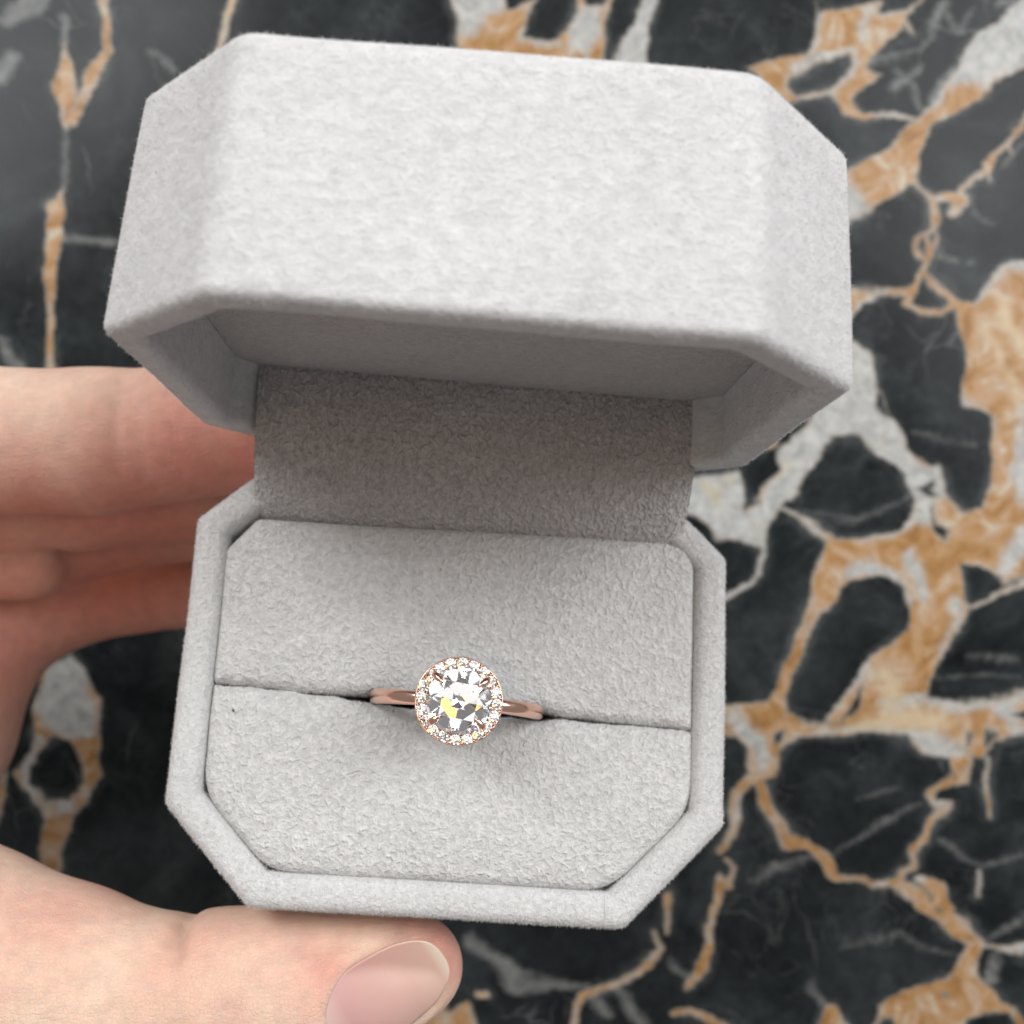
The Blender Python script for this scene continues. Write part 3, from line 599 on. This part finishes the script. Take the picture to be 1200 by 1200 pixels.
def brilliant(name, Rg, parent, mat):
    """round brilliant cut: the solid left between its facet planes"""
    cr, pv = math.radians(34.5), math.radians(40.9); z1, z0 = .02 * Rg, -.02 * Rg; rt = .57 * Rg; zt = z1 + (Rg - rt) * math.tan(cr)
    planes = [(np.array([0, 0, 1.]), zt)]
    def pl(ang, slope, sgn, r, z):
        n = np.array([math.cos(ang) * math.sin(slope), math.sin(ang) * math.sin(slope), sgn * math.cos(slope)])
        planes.append((n, n @ np.array([r * math.cos(ang), r * math.sin(ang), z])))
    for k in range(8):
        t = k * math.pi / 4
        pl(t, cr, 1, Rg, z1); pl(t, pv, -1, Rg, z0); pl(t + math.pi / 8, math.radians(21.5), 1, rt * math.cos(math.pi / 8), zt)
        for s in (-1, 1):
            pl(t + s * math.pi / 16, math.radians(41), 1, Rg, z1 + .012 * Rg); pl(t + s * math.pi / 16, math.radians(42.3), -1, Rg, z0 - .008 * Rg)
    for k in range(32): pl((k + .5) * math.pi / 16, math.pi / 2, 1, Rg * .995, 0)
    Nn = np.array([p[0] for p in planes]); Dd = np.array([p[1] for p in planes]); m = len(planes)
    I = np.array([(i, j, k) for i in range(m) for j in range(i + 1, m) for k in range(j + 1, m)])
    A = Nn[I]; det = np.linalg.det(A); ok = np.abs(det) > 1e-6; X = np.linalg.solve(A[ok], Dd[I[ok]][..., None])[..., 0]
    X = X[(X @ Nn.T <= Dd + 1e-7 * Rg).all(1)]
    pts = []
    for x in X:
        if not any(np.linalg.norm(x - q) < 2e-4 * Rg for q in pts): pts.append(x)
    P = np.array(pts); faces = []
    for n, d in planes:
        on = np.where(np.abs(P @ n - d) < 3e-4 * Rg)[0]
        if len(on) < 3: continue
        c = P[on].mean(0); u = np.cross(n, [.3, .5, .8]); u /= np.linalg.norm(u); v = np.cross(n, u)
        faces.append(tuple(on[np.argsort(np.arctan2((P[on] - c) @ v, (P[on] - c) @ u))].tolist()))
    return mesh_obj(name, P, faces, mat, parent, smooth=False, fix=False)
cs = brilliant('center_diamond', 3.42, ring, M_DIA); cs.location = (0, 0, (HZ + .42) * MM); cs.rotation_euler = (0, 0, .3)
small = brilliant('halo_diamond', .60, ring, M_DIA_S)
for i in range(NS):
    o = small if i == 0 else small.copy()
    if i: col.objects.link(o)
    a = 2 * math.pi * i / NS
    o.location = (3.95 * math.cos(a) * MM, 3.95 * math.sin(a) * MM, (HZ + .03) * MM)
    o.rotation_euler = (random.uniform(-.12, .12), random.uniform(-.12, .12), random.uniform(0, 3))
for k, a in enumerate((41, 138, 222, 318)):            # four pointed claws over the stone
    a = math.radians(a); c = np.array([math.cos(a), math.sin(a), 0])
    pth = [c * r + np.array([0, 0, HZ + z]) for r, z in ((2.3, -3.0), (3.1, -1.6), (3.55, -.3), (3.62, .35), (3.42, .78), (3.05, 1.0), (2.65, 1.16), (2.35, 1.26))]
    V, Fc = tube(pth, [.34, .36, .38, .40, .40, .34, .2, .04], 12)
    mesh_obj('prong', V, Fc, M_GOLD, ring)

# ================================================================== hand
def build_hand():
    vox = 0.6
    lo = np.array([-150., -66., -178.]); hi = np.array([30., 38., -90.])
    n = np.ceil((hi - lo) / vox).astype(int) + 1
    gx, gy, gz = [lo[k] + np.arange(n[k]) * vox for k in range(3)]
    G = np.stack(np.meshgrid(gx, gy, gz, indexing='ij'), -1).reshape(-1, 3).astype(np.float32)
    def cone(Pt, a, b, ra, rb):
        d = (b - a).astype(np.float32); t = np.clip(((Pt - a.astype(np.float32)) @ d) / float(d @ d), 0, 1)
        return np.linalg.norm(Pt - a.astype(np.float32) - t[:, None] * d, axis=1) - (ra + (rb - ra) * t)
    def smin(a, b, k):
        hh = np.clip(.5 + .5 * (b - a) / k, 0, 1); return b * (1 - hh) + a * hh - k * hh * (1 - hh)
    B = box_to_cam
    index = [(B((14, 62.3, -14.6)), 7.0), (B((-8, 62.3, -15)), 7.9), (B((-27, 60.2, -15)), 8.7), (at(110, 518, 131), 9.3), (at(-50, 517, 131), 10.0), (at(-230, 560, 136), 11.5)]
    middle = [(at(400, 565, 151), 7.6), (at(240, 570, 147), 8.0), (at(100, 576, 146), 8.3), (at(-60, 590, 146), 9.0), (at(-240, 640, 148), 11)]
    ringf = [(at(350, 600, 160), 7.2), (at(170, 606, 158), 7.6), (at(20, 638, 156), 8.2), (at(-110, 660, 155), 9.5), (at(-260, 720, 155), 12)]
    pinky = [(at(320, 690, 167), 6.2), (at(160, 692, 165), 6.7), (at(60, 712, 163), 7.4), (at(-40, 760, 158), 11), (at(-160, 830, 152), 17)]
    fold = [(at(-90, 650, 147), 7.0), (at(35, 660, 149.5), 5.6)]
    thumb_d = [(at(485, 1132, 113), 5.6), (at(430, 1147, 113), 7.3), (at(340, 1163, 113), 9.0), (at(268, 1166, 113), 9.5)]
    thumb_p = [(at(138, 1168, 113), 9.9), (at(60, 1156, 114), 10.8), (at(-60, 1130, 116), 13.0), (at(-210, 1085, 122), 18)]
    palm = [(at(-130, 845, 152), 18.5, at(-260, 1000, 142), 24), (at(-230, 560, 138), 12, at(-270, 850, 146), 22), (at(-210, 1085, 124), 17, at(-330, 960, 138), 25), (at(-330, 960, 140), 27, at(-620, 980, 142), 27), (at(-260, 720, 150), 15, at(-380, 950, 142), 26)]
    def chain(Pt, ch, k):
        d = None
        for (a, ra), (b, rb) in zip(ch[:-1], ch[1:]):
            e = cone(Pt, a, b, ra, rb); d = e if d is None else smin(d, e, k)
        return d
    # nail frame
    nc = at(456, 1168, 106.0); ax = at(515, 1120, 107.5) - at(400, 1186, 107.0); ax /= np.linalg.norm(ax)
    nn = np.array([.04, -.36, .93]); nn -= ax * (nn @ ax); nn /= np.linalg.norm(nn); bb = np.cross(nn, ax)
    def sdf(Pt, fold_on=True):
        f = chain(Pt, index, 2.0)
        for ch in (middle, ringf, pinky): f = smin(f, chain(Pt, ch, 2.0), .7)
        f = smin(f, chain(Pt, fold, 1.5), .8)
        pm = None
        for a, ra, b, rb in palm:
            e = cone(Pt, a, b, ra, rb); pm = e if pm is None else smin(pm, e, 8)
        f = smin(f, pm, 5)
        td = chain(Pt, thumb_d, 3); tp = chain(Pt, thumb_p, 4)
        bridge = cone(Pt, at(268, 1166, 113), at(138, 1168, 113), 9.0, 9.2); th = smin(smin(td, tp, 1.2), bridge, 1.2)
        f = smin(f, th, 4)
        # creases of the finger joints and of the thumb
        def groove(p0, dirn, depth, width, reach):
            q = Pt - p0.astype(np.float32); s = q @ dirn.astype(np.float32); r = np.linalg.norm(q, axis=1)
            return depth * np.exp(-(s / width) ** 2) * np.exp(-(r / reach) ** 2)
        ex = np.array([1., 0, 0])
        f = f + groove(at(205, 1066, 111), np.array([.96, .28, 0]), 2.6, .9, 5)
        f = f + groove(at(140, 480, 124), ex, .35, .8, 9) + groove(at(158, 520, 122), np.array([.98, .1, 0]), .3, .7, 8)
        f = f + groove(at(93, 690, 148), np.array([.9, .43, 0]), 1.6, 1.2, 6)
        # nail bed
        q = Pt - nc.astype(np.float32); u = q @ ax.astype(np.float32); v = q @ bb.astype(np.float32); w = q @ nn.astype(np.float32)
        if fold_on:                                    # the skin stands up round the root and the sides of the nail
            e = ((np.abs(u) / 6.9) ** 2.6 + (np.abs(v) / 4.7) ** 2.6) ** (1 / 2.6)
            f = f - .5 * np.exp(-((e - 1.2) / .12) ** 2) * (w > -3) * np.clip((5.2 - u) / 2.5, 0, 1)
        return f
    Fv = np.concatenate([sdf(c) for c in np.array_split(G, 12)]).reshape(n)
    Fv[0] = Fv[-1] = 5; Fv[:, 0] = Fv[:, -1] = 5; Fv[:, :, 0] = Fv[:, :, -1] = 5
    # surface nets
    ins = Fv < 0
    c = np.zeros(n - 1, np.int8)
    for i in (0, 1):
        for j in (0, 1):
            for k in (0, 1): c += ins[i:n[0] - 1 + i, j:n[1] - 1 + j, k:n[2] - 1 + k]
    act = (c > 0) & (c < 8); idx = np.full(n - 1, -1, np.int64); cells = np.argwhere(act); idx[act] = np.arange(len(cells))
    acc = np.zeros((len(cells), 3)); cnt = np.zeros(len(cells))
    for axis in range(3):
        for p in (0, 1):
            for q in (0, 1):
                o0 = [0, 0, 0]; oth = [k for k in range(3) if k != axis]; o0[oth[0]], o0[oth[1]] = p, q
                o1 = list(o0); o1[axis] = 1
                A0 = cells + o0; A1 = cells + o1
                f0 = Fv[tuple(A0.T)]; f1 = Fv[tuple(A1.T)]; mk = (f0 < 0) != (f1 < 0)
                t = np.where(mk, f0 / (f0 - f1 + 1e-12), 0)
                pt = A0 + (A1 - A0) * t[:, None]; acc[mk] += pt[mk]; cnt[mk] += 1
    V = lo + acc / cnt[:, None] * vox
    quads = []
    for axis in range(3):
        sl0 = [slice(None)] * 3; sl1 = [slice(None)] * 3; sl0[axis] = slice(0, -1); sl1[axis] = slice(1, None)
        e = np.argwhere(ins[tuple(sl0)] != ins[tuple(sl1)])
        oth = [k for k in range(3) if k != axis]
        e = e[(e[:, oth[0]] > 0) & (e[:, oth[1]] > 0)]
        def cell(da, db):
            g = e.copy(); g[:, oth[0]] -= da; g[:, oth[1]] -= db; return idx[tuple(g.T)]
        qd = np.c_[cell(0, 0), cell(1, 0), cell(1, 1), cell(0, 1)]
        flip = ins[tuple(e.T)] ^ (axis == 1)
        qd[flip] = qd[flip][:, ::-1]; quads.append(qd)
    Q = np.vstack(quads); Q = Q[(Q >= 0).all(1)]
    # relax a little
    for _ in range(2):
        s = np.zeros_like(V); k = np.zeros(len(V))
        for a, b in ((0, 1), (1, 2), (2, 3), (3, 0)):
            np.add.at(s, Q[:, a], V[Q[:, b]]); np.add.at(s, Q[:, b], V[Q[:, a]]); np.add.at(k, Q[:, a], 1); np.add.at(k, Q[:, b], 1)
        V = V * .5 + .5 * s / k[:, None]
    red = np.zeros(len(V))  # skin redness, plus interreflected red painted onto the lower fingers
    for p, r, amt in ((at(140, 500, 124), 5.0, .5), (at(230, 555, 126), 14, .9), (at(310, 535, 128), 15, 1.0), (at(60, 590, 128), 11, .85), (at(150, 580, 127), 12, .9), (at(-20, 600, 130), 10, .8), (at(215, 1100, 106), 6, .4), (at(385, 1130, 105), 3.5, .55), (at(530, 1110, 110), 5, .75), (at(60, 1040, 110), 8, .35), (at(150, 620, 140), 18, .9), (at(150, 690, 155), 20, .95), (at(20, 760, 145), 28, .8)):
        red = np.maximum(red, amt * np.exp(-(np.linalg.norm(V - p, axis=1) / r) ** 2))
    W = V + np.array([0, 0, TABLE])
    origin = np.array([-70., -20., 60.])
    o = mesh_obj('hand', W - origin, Q, M_SKIN, None, True, True); o.location = origin * MM
    a = o.data.attributes.new('redness_and_bounce', 'FLOAT', 'POINT'); a.data.foreach_set('value', red.astype(np.float32))
    # nail plate, laid on the thumb along its own outline
    N, M_ = 40, 30
    uu, tt_ = np.meshgrid(np.linspace(-1, 1, N + 1), np.linspace(-1, 1, M_ + 1), indexing='ij')
    uu, tt_ = uu.ravel(), tt_.ravel()
    su = np.sin(uu * math.pi / 2) * .999                                  # outline: a rounded oblong
    wd_ = (1 - np.abs(su) ** 2.6) ** (1 / 2.6)
    du, dv = su * 6.9, tt_ * 4.7 * np.maximum(wd_, .02)
    p0 = nc + np.outer(du, ax) + np.outer(dv, bb); lo_ = np.full(len(p0), -7.0); hi_ = np.full(len(p0), 8.0)
    for _ in range(24):
        mid = (lo_ + hi_) / 2; ins_ = sdf((p0 + nn * mid[:, None]).astype(np.float32), False) < 0
        lo_ = np.where(ins_, mid, lo_); hi_ = np.where(ins_, hi_, mid)
    lo_ = np.maximum(lo_, lo_.max() - 2.6)
    rim_ = np.maximum(np.abs(tt_), np.abs(su)); fr = np.clip((su - .25) / .4, 0, 1)
    off = .12 + .10 * fr
    NV = p0 + nn * (lo_ + off)[:, None]; al = (su + 1) / 2 + .12 * (np.abs(tt_) - .5) * (su > 0) * 0
    NV = np.array(NV); nf = []
    for i in range(N):
        for j in range(M_): q = i * (M_ + 1) + j; nf.append((q, q + 1, q + M_ + 2, q + M_ + 1))
    nl = mesh_obj('thumbnail', NV + np.array([0, 0, TABLE]) - origin, nf, M_NAIL, o)
    sm = nl.modifiers.new('smooth', 'SMOOTH'); sm.factor = .5; sm.iterations = 4
    so = nl.modifiers.new('thickness', 'SOLIDIFY'); so.thickness = .00022; so.offset = -1 if nl.data.polygons[0].normal.z > 0 else 1
    a = nl.data.attributes.new('along', 'FLOAT', 'POINT'); a.data.foreach_set('value', np.array(al, np.float32))
    tag(o, 'bare left hand gripping the grey velvet box between thumb and fingers', 'hand')
build_hand()
